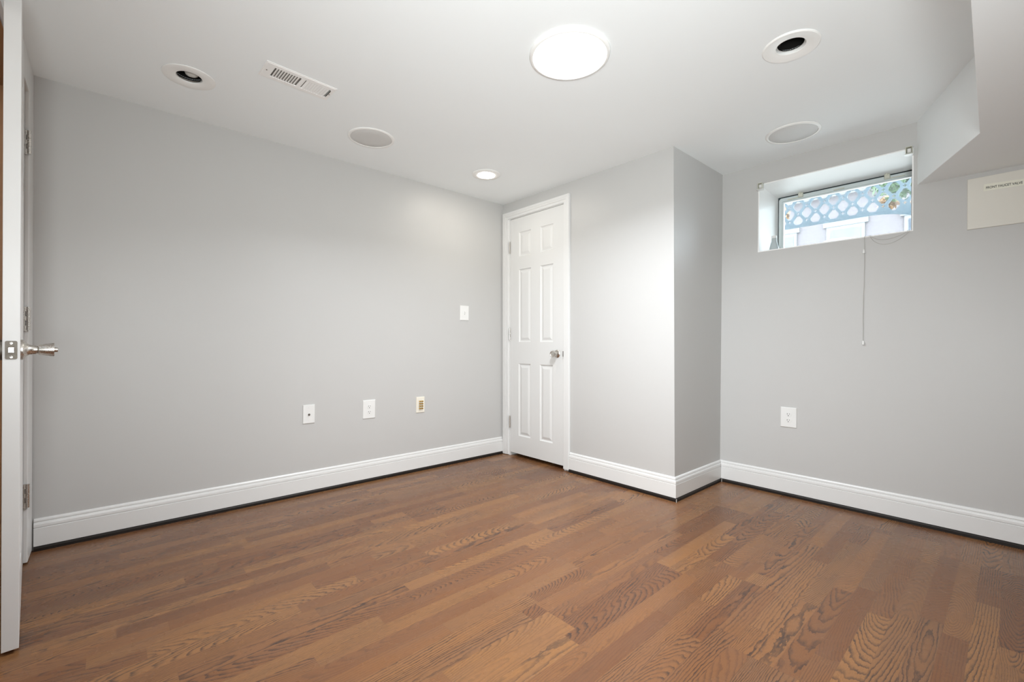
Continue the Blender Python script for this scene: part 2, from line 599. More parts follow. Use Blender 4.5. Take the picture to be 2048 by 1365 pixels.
# hall seen past the edge of the open door
hl = MB()
hl.box(-2.2, XB - 0.115, 2.9, 2.95, 0, 2.5)
struct(hl.build('wall_hall', M['hall_wood']), 'brown wood wall of the hall past the open door', 'wall')
hs = MB().box(-2.25, -2.2, -1.7, 2.95, 0, 2.5).box(-2.2, XB - 0.115, -1.7, -1.65, 0, 2.5)
struct(hs.build('wall_hall_side', M['wall']), 'grey side walls of the hall', 'wall')
struct(MB().box(-2.25, XB - 0.115, -1.7, 2.95, 2.42, 2.5).build('ceiling_hall', M['ceiling']), 'white ceiling of the hall', 'ceiling')
struct(MB().box(-2.2, XB - 0.115, 2.89, 2.9, 0.0, 0.03).build('trim_hall', M['hall_dark']), 'dark strip at the foot of the hall wall', 'trim')

# soffit with its diagonal end
SZ = 1.852
sq, sp, sb = (3.31, 0.360), (2.682, 0.095), (XB - 0.06, 0.036)
struct(MB().prism([sb, (XB - 0.06, YR - 0.05), (3.34, YR - 0.05), (3.34, 0.371), sq, sp], SZ, H + 0.01)
       .build('ceiling_soffit', M['ceiling'], bevel=0.0022), 'dropped grey soffit with a diagonal end by the window', 'soffit')

# ------------------------------------------------------------------ baseboards and dark shoe strips
BBP = [(0.022, 0.0), (0.022, 0.015), (0.1030, 0.015), (0.1045, 0.0105), (0.1085, 0.0105), (0.110, 0.0142), (0.121, 0.0136),
       (0.1290, 0.0110), (0.1305, 0.0060), (0.1345, 0.0060), (0.1355, 0.0090), (0.142, 0.0078), (0.1465, 0.0048), (0.148, 0.0)]


def baseboard(name, fr, u0, u1, m0, m1, label):
    """m0, m1: miter at each end (+1 outside corner, -1 inside corner, 0 square)"""
    def run(prof, nm, mat, parent=None):
        mb = MB(fr)
        a = [(u0 - m0 * n, v, n) for v, n in prof]
        b = [(u1 + m1 * n, v, n) for v, n in prof]
        k = len(prof)
        mb.add(a + b, [(i, (i + 1) % k, (i + 1) % k + k, i + k) for i in range(k)] + [tuple(range(k))[::-1], tuple(range(k, 2 * k))])
        return mb.build(nm, mat, parent)
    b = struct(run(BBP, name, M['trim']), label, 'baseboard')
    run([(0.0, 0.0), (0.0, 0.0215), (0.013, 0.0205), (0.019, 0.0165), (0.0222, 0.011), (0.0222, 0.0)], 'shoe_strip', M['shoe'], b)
    return b


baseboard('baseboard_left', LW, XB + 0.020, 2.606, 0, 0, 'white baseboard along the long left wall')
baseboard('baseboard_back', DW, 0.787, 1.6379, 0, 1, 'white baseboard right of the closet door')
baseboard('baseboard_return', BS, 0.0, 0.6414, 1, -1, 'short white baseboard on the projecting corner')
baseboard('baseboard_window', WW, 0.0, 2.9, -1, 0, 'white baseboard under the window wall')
# pale filler slivers at the strip joints
struct(MB().box(2.5985, 2.6005, 1.379, 1.383, 0.0, 0.021).build('trim_1', M['caulk']), 'pale filler at the outer baseboard corner', 'trim')
struct(MB().box(3.2395, 3.2425, 1.379, 1.3822, 0.0, 0.021).build('trim_2', M['caulk']), 'pale filler at the inner baseboard corner', 'trim')

# ------------------------------------------------------------------ closet door (door_2) and its casing
dz = DW
cs = MB(dz)
CT = 0.019


def casing_poly(o0, o1, i0, i1, top, itop):
    return [(o0, 0.004), (i0, 0.004), (i0, itop), (i1, itop), (i1, 0.012), (o1, 0.012), (o1, top), (o0, top)]


cs.prism(casing_poly(0.0165, 0.785, 0.082, 0.727, 2.1135, 2.056), 0.0, CT - 0.006)
cs.prism(casing_poly(0.0165, 0.785, 0.058, 0.750, 2.1135, 2.078), CT - 0.006, CT - 0.002)
cs.prism(casing_poly(0.0185, 0.783, 0.040, 0.766, 2.1115, 2.093), CT - 0.002, CT)
struct(cs.build('trim_3', M['trim'], bevel=0.0012), 'white casing around the narrow closet door', 'trim')
jb = MB(dz)
jb.prism([(D0 - 0.018, 0.0), (D0 + 0.003, 0.0), (D0 + 0.003, DT - 0.011), (D1 - 0.003, DT - 0.011), (D1 - 0.003, 0), (D1 + 0.016, 0), (D1 + 0.016, DT + 0.01), (D0 - 0.018, DT + 0.01)], -0.118, 0.001)
struct(jb.build('trim_4', M['trim']), 'white jamb lining the closet doorway', 'trim')

S0, S1, SB, ST = D0 + 0.0055, D1 - 0.0055, 0.030, DT - 0.0145
PANELS = [(0.213, 0.357, 1.717, 1.923), (0.466, 0.608, 1.717, 1.923), (0.211, 0.358, 0.989, 1.608), (0.466, 0.608, 0.989, 1.608),
          (0.207, 0.353, 0.185, 0.805), (0.462, 0.605, 0.185, 0.805)]


def panel_door(fr, s0, s1, b0, t1, nf, nb, panels, name):
    """moulded six-panel slab: front face at nf, back at nb"""
    mb = MB(fr)
    sgn = 1 if nf > nb else -1
    for side, n0, sg in (('f', nf, sgn), ('b', nb, -sgn)):
        loops = [rect(s0, s1, b0, t1)] + [rect(*p)[::-1] for p in panels]
        flat = [p for l in loops for p in l]
        tris = tessellate_polygon([[Vector((p[0], p[1], 0)) for p in l] for l in loops])
        mb.add([(p[0], p[1], n0) for p in flat], [tuple(t) for t in tris])
        for p in panels:
            steps = [(0, 0), (0.004, -0.0055), (0.009, -0.0085), (0.016, -0.0085), (0.034, -0.0025), (0.037, -0.0022)]
            rings = []
            for d, h in steps:
                rings.append([(x, y, n0 + sg * h) for x, y in rect(p[0] + d, p[1] - d, p[2] + d, p[3] - d)])
            v = [q for r in rings for q in r]
            f = []
            for k in range(len(rings) - 1):
                for i in range(4):
                    j = (i + 1) % 4
                    f.append((k * 4 + i, k * 4 + j, k * 4 + 4 + j, k * 4 + 4 + i))
            f.append(tuple(range(len(v) - 4, len(v))))
            mb.add(v, f)
    c = rect(s0, s1, b0, t1)
    mb.add([(x, y, nf) for x, y in c] + [(x, y, nb) for x, y in c], [(i, (i + 1) % 4, (i + 1) % 4 + 4, i + 4) for i in range(4)])
    return mb


d2 = struct(panel_door(dz, S0, S1, SB, ST, 0.0, -0.035, PANELS, 'door_2').build('door_2', M['door']),
            'closed narrow white six-panel closet door', 'door')
kn = MB(dz)
KU, KV = 0.6525, 0.896
kn.lathe([(0.031, 0.0), (0.031, 0.004), (0.026, 0.009), (0.016, 0.012), (0.0135, 0.016), (0.0135, 0.026), (0.019, 0.032), (0.0245, 0.038),
          (0.0262, 0.046), (0.0250, 0.056), (0.0225, 0.060), (0.019, 0.060), (0.017, 0.0575), (0.0, 0.0575)], (KU, KV, 0.0), 'z', 40)
kn.build('door_handle', M['nickel'], d2, smooth=35)
for v0 in (1.757, 1.004, 0.241):
    h_ = MB(dz)
    h_.lathe([(0.0, 0.0), (0.0058, 0.0), (0.0058, 0.101), (0.0, 0.101)], (S0 - 0.004, v0, 0.006), 'y', 16)
    h_.lathe([(0.0, 0.0), (0.0038, 0.001), (0.0042, 0.004), (0.0, 0.005)], (S0 - 0.004, v0 + 0.101, 0.006), 'y', 16)
    h_.box(S0 - 0.004, S0 + 0.0005, v0, v0 + 0.101, -0.012, 0.0015)
    h_.build('hinge', M['nickel'], d2, smooth=40)
struct(MB(dz).box(D1 - 0.0028, D1 - 0.0010, KV - 0.020, KV + 0.022, 0.005, 0.0183).build('trim_5', M['worn_metal']),
       'small strike plate edge beside the closet knob', 'strike plate')

# ------------------------------------------------------------------ open door at the far left (door_1)
A, B = Vector((-0.2035, 2.0745, 0)), Vector((-0.2715, 2.864, 0))
du = (B - A).normalized()
DO = Frame(tuple(A), tuple(du), tuple(A + Vector((0, 0, 1))), tuple(Vector((du.y, -du.x, 0))))
WDT = (B - A).length
p1 = [(0.115, 0.345, 1.70, 1.90), (0.45, 0.68, 1.70, 1.90), (0.115, 0.345, 0.98, 1.60), (0.45, 0.68, 0.98, 1.60), (0.115, 0.345, 0.2, 0.80), (0.45, 0.68, 0.2, 0.80)]
d1 = struct(panel_door(DO, 0.0, WDT, 0.014, 2.052, 0.0, -0.0375, p1, 'door_1').build('door_1', M['door'], bevel=0.0012),
            'white door standing ajar at the left edge, seen edge-on', 'door')
KZ = 0.945
k1 = MB(DO)
k1.lathe([(0.0325, 0.0), (0.0325, 0.005), (0.030, 0.008), (0.021, 0.013), (0.016, 0.020), (0.0145, 0.028), (0.0145, 0.034)], (0.062, KZ, 0.0), 'z', 40)
k1.lathe([(0.0125, 0.034), (0.0125, 0.037), (0.0165, 0.040), (0.0225, 0.074), (0.0225, 0.0755), (0.008, 0.0755), (0.008, 0.084), (0.0045, 0.085), (0.0, 0.085)],
         (0.062, KZ, 0.0), 'z', 40)
kh = k1.build('door_handle', M['nickel'], d1, smooth=35)
k2 = MB(DO)
k2.lathe([(0.0325, -0.0375), (0.0325, -0.043), (0.021, -0.0505), (0.0145, -0.066), (0.0145, -0.072), (0.0225, -0.08), (0.0225, -0.112), (0.0, -0.113)], (0.062, KZ, 0.0), 'z', 40)
k2.build('door_handle', M['worn_metal'], d1, smooth=35)
# latch plate on the edge, facing the camera
LE = Frame(tuple(A - du * 0.0), tuple(Vector((-DO.n.x, -DO.n.y, 0))), tuple(A + Vector((0, 0, 1))), tuple(-du))
lp = MB(LE)


def rrect(x0, x1, y0, y1, r, n=5):
    out = []
    for cx_, cy_, a0 in ((x1 - r, y0 + r, -90), (x1 - r, y1 - r, 0), (x0 + r, y1 - r, 90), (x0 + r, y0 + r, 180)):
        for i in range(n + 1):
            a = math.radians(a0 + 90 * i / n)
            out.append((cx_ + r * math.cos(a), cy_ + r * math.sin(a)))
    return out


lp.prism(rrect(0.0060, 0.0320, KZ - 0.0285, KZ + 0.0285, 0.0045), 0.0002, 0.0016)
pl = lp.build('latch_plate', M['worn_metal'], d1)
lb = MB(LE)
lb.prism([(0.0125, KZ - 0.0085), (0.0255, KZ - 0.0085), (0.0255, KZ + 0.0085), (0.0125, KZ + 0.0085)], 0.0016, 0.006)
lb.build('latch_bolt', M['steel'], d1, bevel=0.001)
for s_ in (-1, 1):
    sc = MB(LE)
    sc.lathe([(0.0, 0.0016), (0.0038, 0.0016), (0.0036, 0.0026), (0.0014, 0.0024), (0.0, 0.0020)], (0.019, KZ + s_ * 0.0215, 0.0), 'z', 16)
    sc.build('screw', M['steel'], d1, smooth=40)
# hinges: barrel and slotted leaf facing the camera, at the casing edge
HJ = Frame((-0.2660, 2.872, 0), (1, 0, 0), (-0.2660, 2.872, 1), (0, -1, 0))
for zc_ in (1.842, 1.073, 0.300):
    h_ = MB(HJ)
    z0 = zc_ - 0.051
    for q in range(3):
        h_.lathe([(0.0, 0.0), (0.0062, 0.0), (0.0062, 0.0333), (0.0, 0.0333)], (0.0085, z0 + q * 0.034, 0.0), 'y', 18)
    h_.prism(rect(-0.0085, 0.0035, z0 - 0.004, z0 + 0.102), -0.001, 0.0012, [rect(-0.0010, 0.0012, z0 + 0.02, z0 + 0.042), rect(-0.0010, 0.0012, z0 + 0.06, z0 + 0.082)])
    hg = h_.build('hinge', M['nickel'], d1, smooth=40)
    MB(HJ).box(-0.0014, 0.0016, z0 + 0.018, z0 + 0.044, -0.0008, 0.0004).box(-0.0014, 0.0016, z0 + 0.058, z0 + 0.084, -0.0008, 0.0004).build('slot', M['slot'], hg)
# casing of that doorway, up to the ceiling
c1 = MB()
c1.prism([(2.8785, 0.006), (3.03, 0.006), (3.03, H), (2.0, H), (2.0, 2.064), (2.8785, 2.064)], 0, 0.0145)
c1.V = [Vector((XB + p.z, p.x, p.y)) for p in c1.V]
struct(c1.build('trim_6', M['trim'], bevel=0.002), 'white casing of the doorway in the left corner', 'trim')
c2 = MB().box(XB - 0.115, XB, OP1 - 0.004, OP1 + 0.002, 0, OPT).box(XB - 0.114, XB - 0.001, OP0, OP1, OPT - 0.004, OPT + 0.002).box(XB - 0.114, XB - 0.001, OP0 - 0.002, OP0 + 0.004, 0, OPT)
struct(c2.build('trim_7', M['hall_wood']), 'brown wood jamb lining the hall doorway', 'trim')

# ------------------------------------------------------------------ window
w1 = bpy.data.objects.new('window_1', None)
COL.objects.link(w1)
w1.location = WW(0.636, WV0, -0.2)
struct(w1, 'small high basement window in a deep white recess', 'window')
g = 0.006
rv = MB(WW)
rv.box(WU0, WU0 + g, WV0, WV1, -0.398, -0.0004)
rv.box(WU1 - g, WU1, WV0, WV1, -0.398, -0.0004)
rv.box(WU0 + g, WU1 - g, WV1 - g, WV1, -0.398, -0.0004)
rv.build('reveal', M['reveal'], w1)
MB(WW).box(WU0 + g, WU1 - g, WV0, WV0 + g, -0.398, 0.0012).build('window_sill', M['reveal'], w1)
FU0, FU1, FV0, FV1 = WU0 + g, WU1 - g, WV0 + g, WV1 - g


def rr2(x0, x1, y0, y1, r):
    return rrect(x0, x1, y0, y1, r, 6)


gk = MB(WW)
gk.prism(rect(FU0 - 0.002, FU1 + 0.002, FV0 - 0.002, FV1 + 0.002), -0.394, -0.372, [rr2(FU0 + 0.0065, FU1 - 0.0065, FV0 + 0.0065, FV1 - 0.0090, 0.018)[::-1]])
gk.build('gasket', M['gasket'], w1)
fm = MB(WW)
gl0, gl1, gv0, gv1 = 0.282, 0.983, 1.650, 2.0155
fm.prism(rr2(FU0 + 0.0075, FU1 - 0.0075, FV0 + 0.0075, FV1 - 0.0100, 0.018), -0.394, -0.362, [rect(gl0 - 0.010, gl1 + 0.010, gv0 - 0.010, gv1 + 0.010)[::-1]])
wf = fm.build('window_frame', M['vinyl'], w1, bevel=0.002)
sh = MB(WW)
sh.prism(rect(gl0 - 0.010, gl1 + 0.010, gv0 - 0.010, gv1 + 0.010), -0.392, -0.370, [rect(gl0 - 0.002, gl1 + 0.002, gv0 - 0.002, gv1 + 0.002)[::-1]])
bd_ = MB(WW)
bd_.prism(rect(gl0 - 0.004, gl1 + 0.004, gv0 - 0.004, gv1 + 0.004), -0.390, -0.368, [rect(gl0, gl1, gv0, gv1)[::-1]])
bd_.build('glazing_bead', M['plate'], w1)
sh.build('sash', M['vinyl'], w1)
MB(WW).box(gl0 - 0.006, gl1 + 0.006, gv0 - 0.006, gv1 + 0.006, -0.386, -0.383).build('pane', M['pane'], w1)
for uc, wl, wr in ((0.393, 0.085, 0.010), (0.636, 0.05, 0.012), (0.870, 0.012, 0.085)):
    lt = MB(WW)
    if uc != 0.636:
        lt.rbox(uc - 0.014, uc + 0.014, 2.029, 2.058, -0.362, -0.340, 0.004)
        lt.box(uc - 0.006, uc + 0.006, 2.050, 2.0585, -0.345, -0.332)
    lt.rbox(uc - wl, uc + wr, 2.028, 2.034, -0.362, -0.355, 0.002)
    lt.build('latch', M['clear'], w1)

# ------------------------------------------------------------------ things on the window wall
for uc, label in ((0.259, 'clear plastic blind bracket at the left upper window corner'), (1.020, 'clear plastic blind bracket at the right upper window corner')):
    t = thing('blind_bracket', label, 'bracket', WW(uc, 2.03, 0), 'blind brackets at the window corners')
    a, b = uc - 0.0165, uc + 0.0125
    bk = MB(WW)
    bk.box(a, b, 2.0275, 2.0300, 0.0005, 0.030).box(a, b, 2.0635, 2.0660, 0.0005, 0.030).box(a, a + 0.0025, 2.0275, 2.066, 0.0005, 0.030).box(b - 0.0025, b, 2.0275, 2.066, 0.0005, 0.030)
    bk.box(a, b, 2.0275, 2.066, 0.0005, 0.003)
    bk.build('housing', M['clear'], t)
    MB(WW).rbox(a + 0.006, b - 0.006, 2.035, 2.058, 0.003, 0.024, 0.003).build('clip', M['plate'], t)
    MB(WW).box(a - 0.006, b + 0.004, 2.022, 2.0245, 0.0005, 0.034).build('cover_tab', M['plate'], t)

t = thing('blind_pull', 'thin grey blind cord with two white pulls hanging from the sill', 'blind cord', WW(0.821, 1.6, 0.006))
pts = [(0.8222, 1.6115, -0.02), (0.8222, 1.6108, 0.004), (0.8218, 1.600, 0.0065)]
for i in range(1, 16):
    s_ = i / 15
    pts.append((0.8218 - 0.0025 * s_ + 0.0018 * math.sin(6.5 * s_) + 0.0006 * math.sin(31 * s_), 1.600 - 0.612 * s_, 0.0065))
MB(WW).tube(pts, 0.0011, 6).build('pull_cord', M['cord'], t, smooth=60)
for uu, vv in ((0.8192, 1.510), (0.8194, 0.976)):
    MB(WW).lathe([(0.0, 0.0), (0.0062, 0.0), (0.0068, 0.004), (0.0042, 0.019), (0.0022, 0.023), (0.0, 0.023)], (uu, vv, 0.0075), 'y', 18).build('cord_pull', M['plate'], t, smooth=45)
t2 = []
for sag, e0, e1 in ((0.030, 0.848, 1.012), (0.058, 0.845, 1.020)):
    pp = [(e0 - 0.003, 1.6112, -0.03), (e0, 1.6112, 0.002)]
    for i in range(13):
        s_ = i / 12
        skew = s_ ** 0.82
        pp.append((e0 + (e1 - e0) * s_, 1.607 - sag * 4 * skew * (1 - skew) - 0.004 * s_, 0.0035 + 0.003 * math.sin(PI * s_)))
    pp += [(e1 + 0.001, 1.6105, 0.002), (e1 + 0.002, 1.6112, -0.03)]
    t2.append(pp)
MB(WW).tube(t2[0], 0.0008, 6).build('cord_loop', M['cord'], t, smooth=60)
MB(WW).tube(t2[1], 0.0008, 6).build('cord_loop', M['cord'], t, smooth=60)

t = thing('plastic_bottle', 'small pale plastic bottle standing on the window sill', 'bottle', WW(0.306, WV0 + g, -0.12))
bt = MB(WW)
bt.lathe([(0.0, 0.0), (0.0285, 0.0), (0.030, 0.004), (0.0285, 0.030), (0.022, 0.060), (0.0165, 0.078), (0.0150, 0.100), (0.0, 0.101)], (0.300, WV0 + g, -0.12), 'y', 28)
bt.build('bottle_body', M['bottle'], t, smooth=40)
MB(WW).lathe([(0.0, 0.100), (0.0155, 0.100), (0.0155, 0.117), (0.0, 0.118)], (0.300, WV0 + g, -0.12), 'y', 24).build('bottle_cap', M['plate'], t, smooth=40)

# access panel with its label tape
t = thing('access_panel', 'off-white access panel below the soffit, labelled for a faucet valve', 'panel', WW(1.43, 1.567, 0))
MB(WW).rbox(1.2438, 1.62, 1.568, 1.8275, 0.0004, 0.0075, 0.0015).build('panel_board', M['panel'], t)
tp = MB(WW)
tp.add([(1.3015, 1.7525, 0.0076), (1.450, 1.7482, 0.0076), (1.450, 1.7795, 0.0076), (1.3030, 1.7872, 0.0076),
        (1.3015, 1.7525, 0.0080), (1.450, 1.7482, 0.0080), (1.450, 1.7795, 0.0080), (1.3030, 1.7872, 0.0080)],
       [(0, 3, 2, 1), (4, 5, 6, 7), (0, 1, 5, 4), (1, 2, 6, 5), (2, 3, 7, 6), (3, 0, 4, 7)])
tape = tp.build('label_tape', M['tape'], t)
fc = bpy.data.curves.new('lettering', 'FONT')
fc.body = 'FRONT FAUCET VALVE'
fc.size = 0.0165
fc.offset = 0.00025
tmp = bpy.data.objects.new('tmp_text', fc)
COL.objects.link(tmp)
dg = bpy.context.evaluated_depsgraph_get()
me = bpy.data.meshes.new_from_object(tmp.evaluated_get(dg))
bpy.data.objects.remove(tmp)
xs = [v.co.x for v in me.vertices]
kx = 0.1225 / (max(xs) - min(xs))
base = parent_origin(tape)
for v in me.vertices:
    x = (v.co.x - min(xs)) * kx
    v.co = WW(1.3105 + x, 1.7622 + v.co.y - x * 0.036, 0.0083) - base
me.materials.clear()
me.materials.append(M['ink'])
txt = bpy.data.objects.new('lettering', me)
COL.objects.link(txt)
txt.parent = tape
txt['label'] = 'black capital letters reading FRONT FAUCET VALVE'


# ------------------------------------------------------------------ wall plates
def duplex(fr, u0, u1, v0, v1, label, slots=True):
    uc, vc = (u0 + u1) / 2, (v0 + v1) / 2
    t = thing('wall_outlet', label, 'outlet', fr(uc, v0, 0), 'duplex outlets low on the walls')
    mb = MB(fr)
    mb.rbox(u0, u1, v0, v1, 0.0004, 0.0065, 0.003)
    mb.build('cover_plate', M['plate'], t)
    MB(fr).lathe([(0.0, 0.0064), (0.0032, 0.0064), (0.0028, 0.0076), (0.0, 0.0078)], (uc, vc, 0), 'z', 14).build('screw', M['plate'], t, smooth=40)
    for s_ in (1, -1):
        c = vc + s_ * 0.0195
        poly = []
        for i in range(28):
            a = 2 * PI * i / 28
            poly.append((uc + 0.0172 * math.cos(a), c + max(-0.0138, min(0.0138, 0.0172 * math.sin(a)))))
        r_ = MB(fr).prism(poly, 0.0062, 0.0082).build('receptacle', M['plate'], t, bevel=0.0006)
        MB(fr).box(uc - 0.0075, uc - 0.0052, c - 0.0015, c + 0.0075, 0.0080, 0.0084).box(uc + 0.0052, uc + 0.0072, c - 0.0005, c + 0.0070, 0.0080, 0.0084) \
            .lathe([(0.0, 0.0080), (0.0027, 0.0080), (0.0027, 0.0084), (0.0, 0.0084)], (uc, c - 0.0080, 0), 'z', 14).build('slot', M['slot'], r_)
    return t


duplex(LW, 1.3242, 1.4148, 0.442, 0.572, 'white duplex outlet on the long left wall, middle of three low plates')
duplex(WW, 0.3885, 0.4815, 0.4400, 0.5685, 'white duplex outlet on the wall below the window')

t = thing('light_switch', 'white toggle switch on the left wall near the closet door', 'switch', LW(2.1843, 1.164, 0))
MB(LW).rbox(2.1410, 2.2280, 1.164, 1.2855, 0.0004, 0.0065, 0.003).build('cover_plate', M['plate'], t)
tg = MB(LW)
tg.box(2.1793, 2.1893, 1.2115, 1.2375, 0.006, 0.0072)
tg.build('toggle_frame', M['plate'], t)
MB(LW).box(2.1802, 2.1884, 1.2135, 1.2165, 0.0070, 0.0074).box(2.1802, 2.1884, 1.2355, 1.2368, 0.0070, 0.0074).build('toggle_gap', M['slot'], t)
tg = MB(LW)
tg.add([(2.1808, 1.2145, 0.007), (2.1878, 1.2145, 0.007), (2.1878, 1.2345, 0.007), (2.1808, 1.2345, 0.007),
        (2.1815, 1.2285, 0.0165), (2.1871, 1.2285, 0.0165), (2.1871, 1.2365, 0.0150), (2.1815, 1.2365, 0.0150)],
       [(3, 2, 1, 0), (4, 5, 6, 7), (0, 1, 5, 4), (1, 2, 6, 5), (2, 3, 7, 6), (3, 0, 4, 7)])
tg.build('toggle', M['plate'], t, bevel=0.0006)
for v_ in (1.2550, 1.1945):
    MB(LW).lathe([(0.0, 0.0064), (0.0030, 0.0064), (0.0026, 0.0076), (0.0, 0.0078)], (2.1843, v_, 0), 'z', 14).build('screw', M['plate'], t, smooth=40)

t = thing('cable_plate', 'white cable jack plate, leftmost of the three low plates', 'jack plate', LW(0.964, 0.455, 0))
MB(LW).rbox(0.9280, 0.9998, 0.4545, 0.5730, 0.0004, 0.0068, 0.0015).build('cover_plate', M['plate'], t)
MB(LW).lathe([(0.0, 0.0064), (0.0075, 0.0064), (0.0075, 0.009), (0.0050, 0.0092), (0.0050, 0.016), (0.0, 0.0162)], (0.9640, 0.5105, 0), 'z', 6).build('coax_jack', M['worn_metal'], t)
for v_ in (0.5560, 0.4715):
    MB(LW).lathe([(0.0, 0.0064), (0.0030, 0.0064), (0.0026, 0.0076), (0.0, 0.0078)], (0.964, v_, 0), 'z', 14).build('screw', M['plate'], t, smooth=40)

t = thing('speaker_plate', 'ivory speaker terminal plate with eight gold posts, right of the outlet', 'jack plate', LW(1.779, 0.445, 0))
MB(LW).rbox(1.7435, 1.8138, 0.4445, 0.5635, 0.0004, 0.0068, 0.0015).build('cover_plate', M['ivory'], t)
for uu in (1.7705, 1.7895):
    for k in range(4):
        vv = 0.5305 - k * 0.0183
        MB(LW).lathe([(0.0, 0.0066), (0.0058, 0.0066), (0.0058, 0.010), (0.0036, 0.011), (0.0036, 0.014), (0.0056, 0.015), (0.0056, 0.022), (0.0, 0.0225)], (uu, vv, 0), 'z', 16) \
            .build('binding_post', M['brass'], t, smooth=40)
MB(LW).lathe([(0.0, 0.0064), (0.0026, 0.0064), (0.0022, 0.0076), (0.0, 0.0078)], (1.779, 0.5545, 0), 'z', 14).build('screw', M['ivory'], t, smooth=40)


# ------------------------------------------------------------------ ceiling fittings
def ring(mb, c, prof, seg=64):
    mb.lathe([(r, -d) for r, d in prof], (c[0], c[1], H), 'z', seg, close=True)
    return mb


c = (1.4495, 1.2600)
t = thing('ceiling_light', 'large round lit disc light in the middle of the ceiling', 'ceiling light', (*c, H))
ring(MB(), c, [(0.1695, 0.0005), (0.1695, 0.008), (0.166, 0.0135), (0.1605, 0.0160), (0.1560, 0.0160), (0.1545, 0.0145), (0.1545, 0.0005)]).build('trim_ring', M['ring'], t, smooth=35)
MB().lathe([(0.0, -0.0175), (0.08, -0.0170), (0.140, -0.0155), (0.1548, -0.0125), (0.1548, -0.004), (0.0, -0.004)], (c[0], c[1], H), 'z', 64).build('diffuser', M['disc'], t, smooth=50)
lamp('disc_beam', 'AREA', (c[0], c[1], H - 0.0195), DISC_W, DISC_LC, (0, 0, 0), shape='DISK', size=0.30, spread=math.radians(150))

t = thing('recessed_light', 'small lit recessed light in the ceiling near the closet door', 'recessed light', (*SMALL, H), 'recessed lights in the ceiling')
ring(MB(), SMALL, [(0.1024, 0.0005), (0.1024, 0.003), (0.098, 0.0058), (0.066, 0.0080), (0.0625, 0.0070), (0.0625, 0.0005)]).build('trim_ring', M['ring'], t, smooth=35)
MB().lathe([(0.0, -0.0150), (0.030, -0.0135), (0.050, -0.0095), (0.0624, -0.0055), (0.0624, -0.002), (0.0, -0.002)], (*SMALL, H), 'z', 48).build('lamp_lens', M['lens'], t, smooth=50)

for c, label, kind in ((DARK, 'empty unlit recessed light with a wide white ring, near the soffit', 'empty'),
                       (LEFT, 'unlit recessed light with a bulb inside, left of the air vent', 'bulb')):
    t = thing('recessed_light', label, 'recessed light', (*c, H), 'recessed lights in the ceiling')
    if kind == 'empty':
        pr = [(0.1042, 0.0005), (0.1042, 0.003), (0.100, 0.0065), (0.090, 0.0060), (0.060, 0.0010), (0.0535, -0.0010), (0.0530, -0.010), (0.0550, -0.010), (0.0553, 0.0005)]
    else:
        pr = [(0.1025, 0.0005), (0.1025, 0.003), (0.098, 0.0045), (0.0545, 0.0030), (0.0510, 0.0015), (0.0505, -0.004), (0.0545, -0.004), (0.0548, 0.0005)]
    ring(MB(), c, pr).build('trim_ring', M['ring'], t, smooth=30)
    can = MB()
    can.lathe([(0.0545, 0.0125), (0.0640, 0.030), (0.0640, 0.17), (0.0, 0.17), (0.0, 0.174), (0.068, 0.174), (0.068, 0.024), (0.0560, 0.0215)], (*c, H), 'z', 40, close=True)
    can.build('can', M['can_black'], t, smooth=40)
    lr = MB()
    z0 = 0.0105 if kind == 'empty' else 0.005
    lr.lathe([(0.0530, z0), (0.0530, z0 + 0.004), (0.0480, z0 + 0.004), (0.0480, z0)], (*c, H), 'z', 40, close=True)
    lr.build('inner_ring', M['steel'], t, smooth=30)
    if kind == 'bulb':
        MB().lathe([(0.0, 0.012), (0.014, 0.013), (0.024, 0.018), (0.028, 0.028), (0.027, 0.040), (0.020, 0.070), (0.014, 0.090), (0.014, 0.125), (0.0, 0.125)],
                   (c[0] + 0.010, c[1] + 0.008, H), 'z', 32).build('bulb', M['bulb'], t, smooth=50)
    else:
        MB().box(c[0] + 0.020, c[0] + 0.026, c[1] + 0.047, c[1] + 0.052, H + 0.034, H + 0.16).build('spring_clip', M['worn_metal'], t)

for c, r, label in (((1.1663, 2.5689), 0.134, 'round flush ceiling speaker above the long left wall'), ((2.9436, 0.8562), 0.1385, 'round flush ceiling speaker above the window')):
    t = thing('ceiling_speaker', label, 'speaker', (*c, H), 'round ceiling speakers')
    ring(MB(), c, [(r, 0.0005), (r, 0.003), (r - 0.004, 0.006), (r - 0.012, 0.0068), (r - 0.0155, 0.0058), (r - 0.0155, 0.0005)]).build('trim_ring', M['ring'], t, smooth=35)
    MB().lathe([(0.0, -0.0062), (r * 0.5, -0.0060), (r - 0.0215, -0.0052), (r - 0.0160, -0.0025), (r - 0.0160, -0.001), (0.0, -0.001)], (*c, H), 'z', 56).build('grille', M['grille'], t, smooth=50)

# air register
VF = Frame((0.5033, 2.3068, H), (0.999, 0.056, 0), (0.5033 + 0.040, 2.3068 - 1, H), (0, 0, -1))
VF.v = Vector((0.040, -1, 0)).normalized()
VL, VW = 0.3110, 0.1385
t = thing('air_vent', 'white slotted air register in the ceiling', 'vent', (0.66, 2.247, H))
vb = MB(VF)
slots = []
groups = ((0.042, 0.156, 10), (0.1745, 0.2905, 10))
b0, b1 = 0.028, 0.110
rim = MB(VF)
rim.prism(rect(0, VL, 0, VW), 0.0005, 0.003, [rect(g0, g1, b0, b1)[::-1] for g0, g1, _ in groups])
rim.prism(rect(0.006, VL - 0.006, 0.006, VW - 0.006), 0.003, 0.0052, [rect(g0, g1, b0, b1)[::-1] for g0, g1, _ in groups])
fr_ = rim.build('vent_frame', M['vent'], t, bevel=0.001)
MB(VF).box(0.036, 0.296, 0.024, 0.114, 0.0003, 0.0009).build('duct', M['duct'], t)
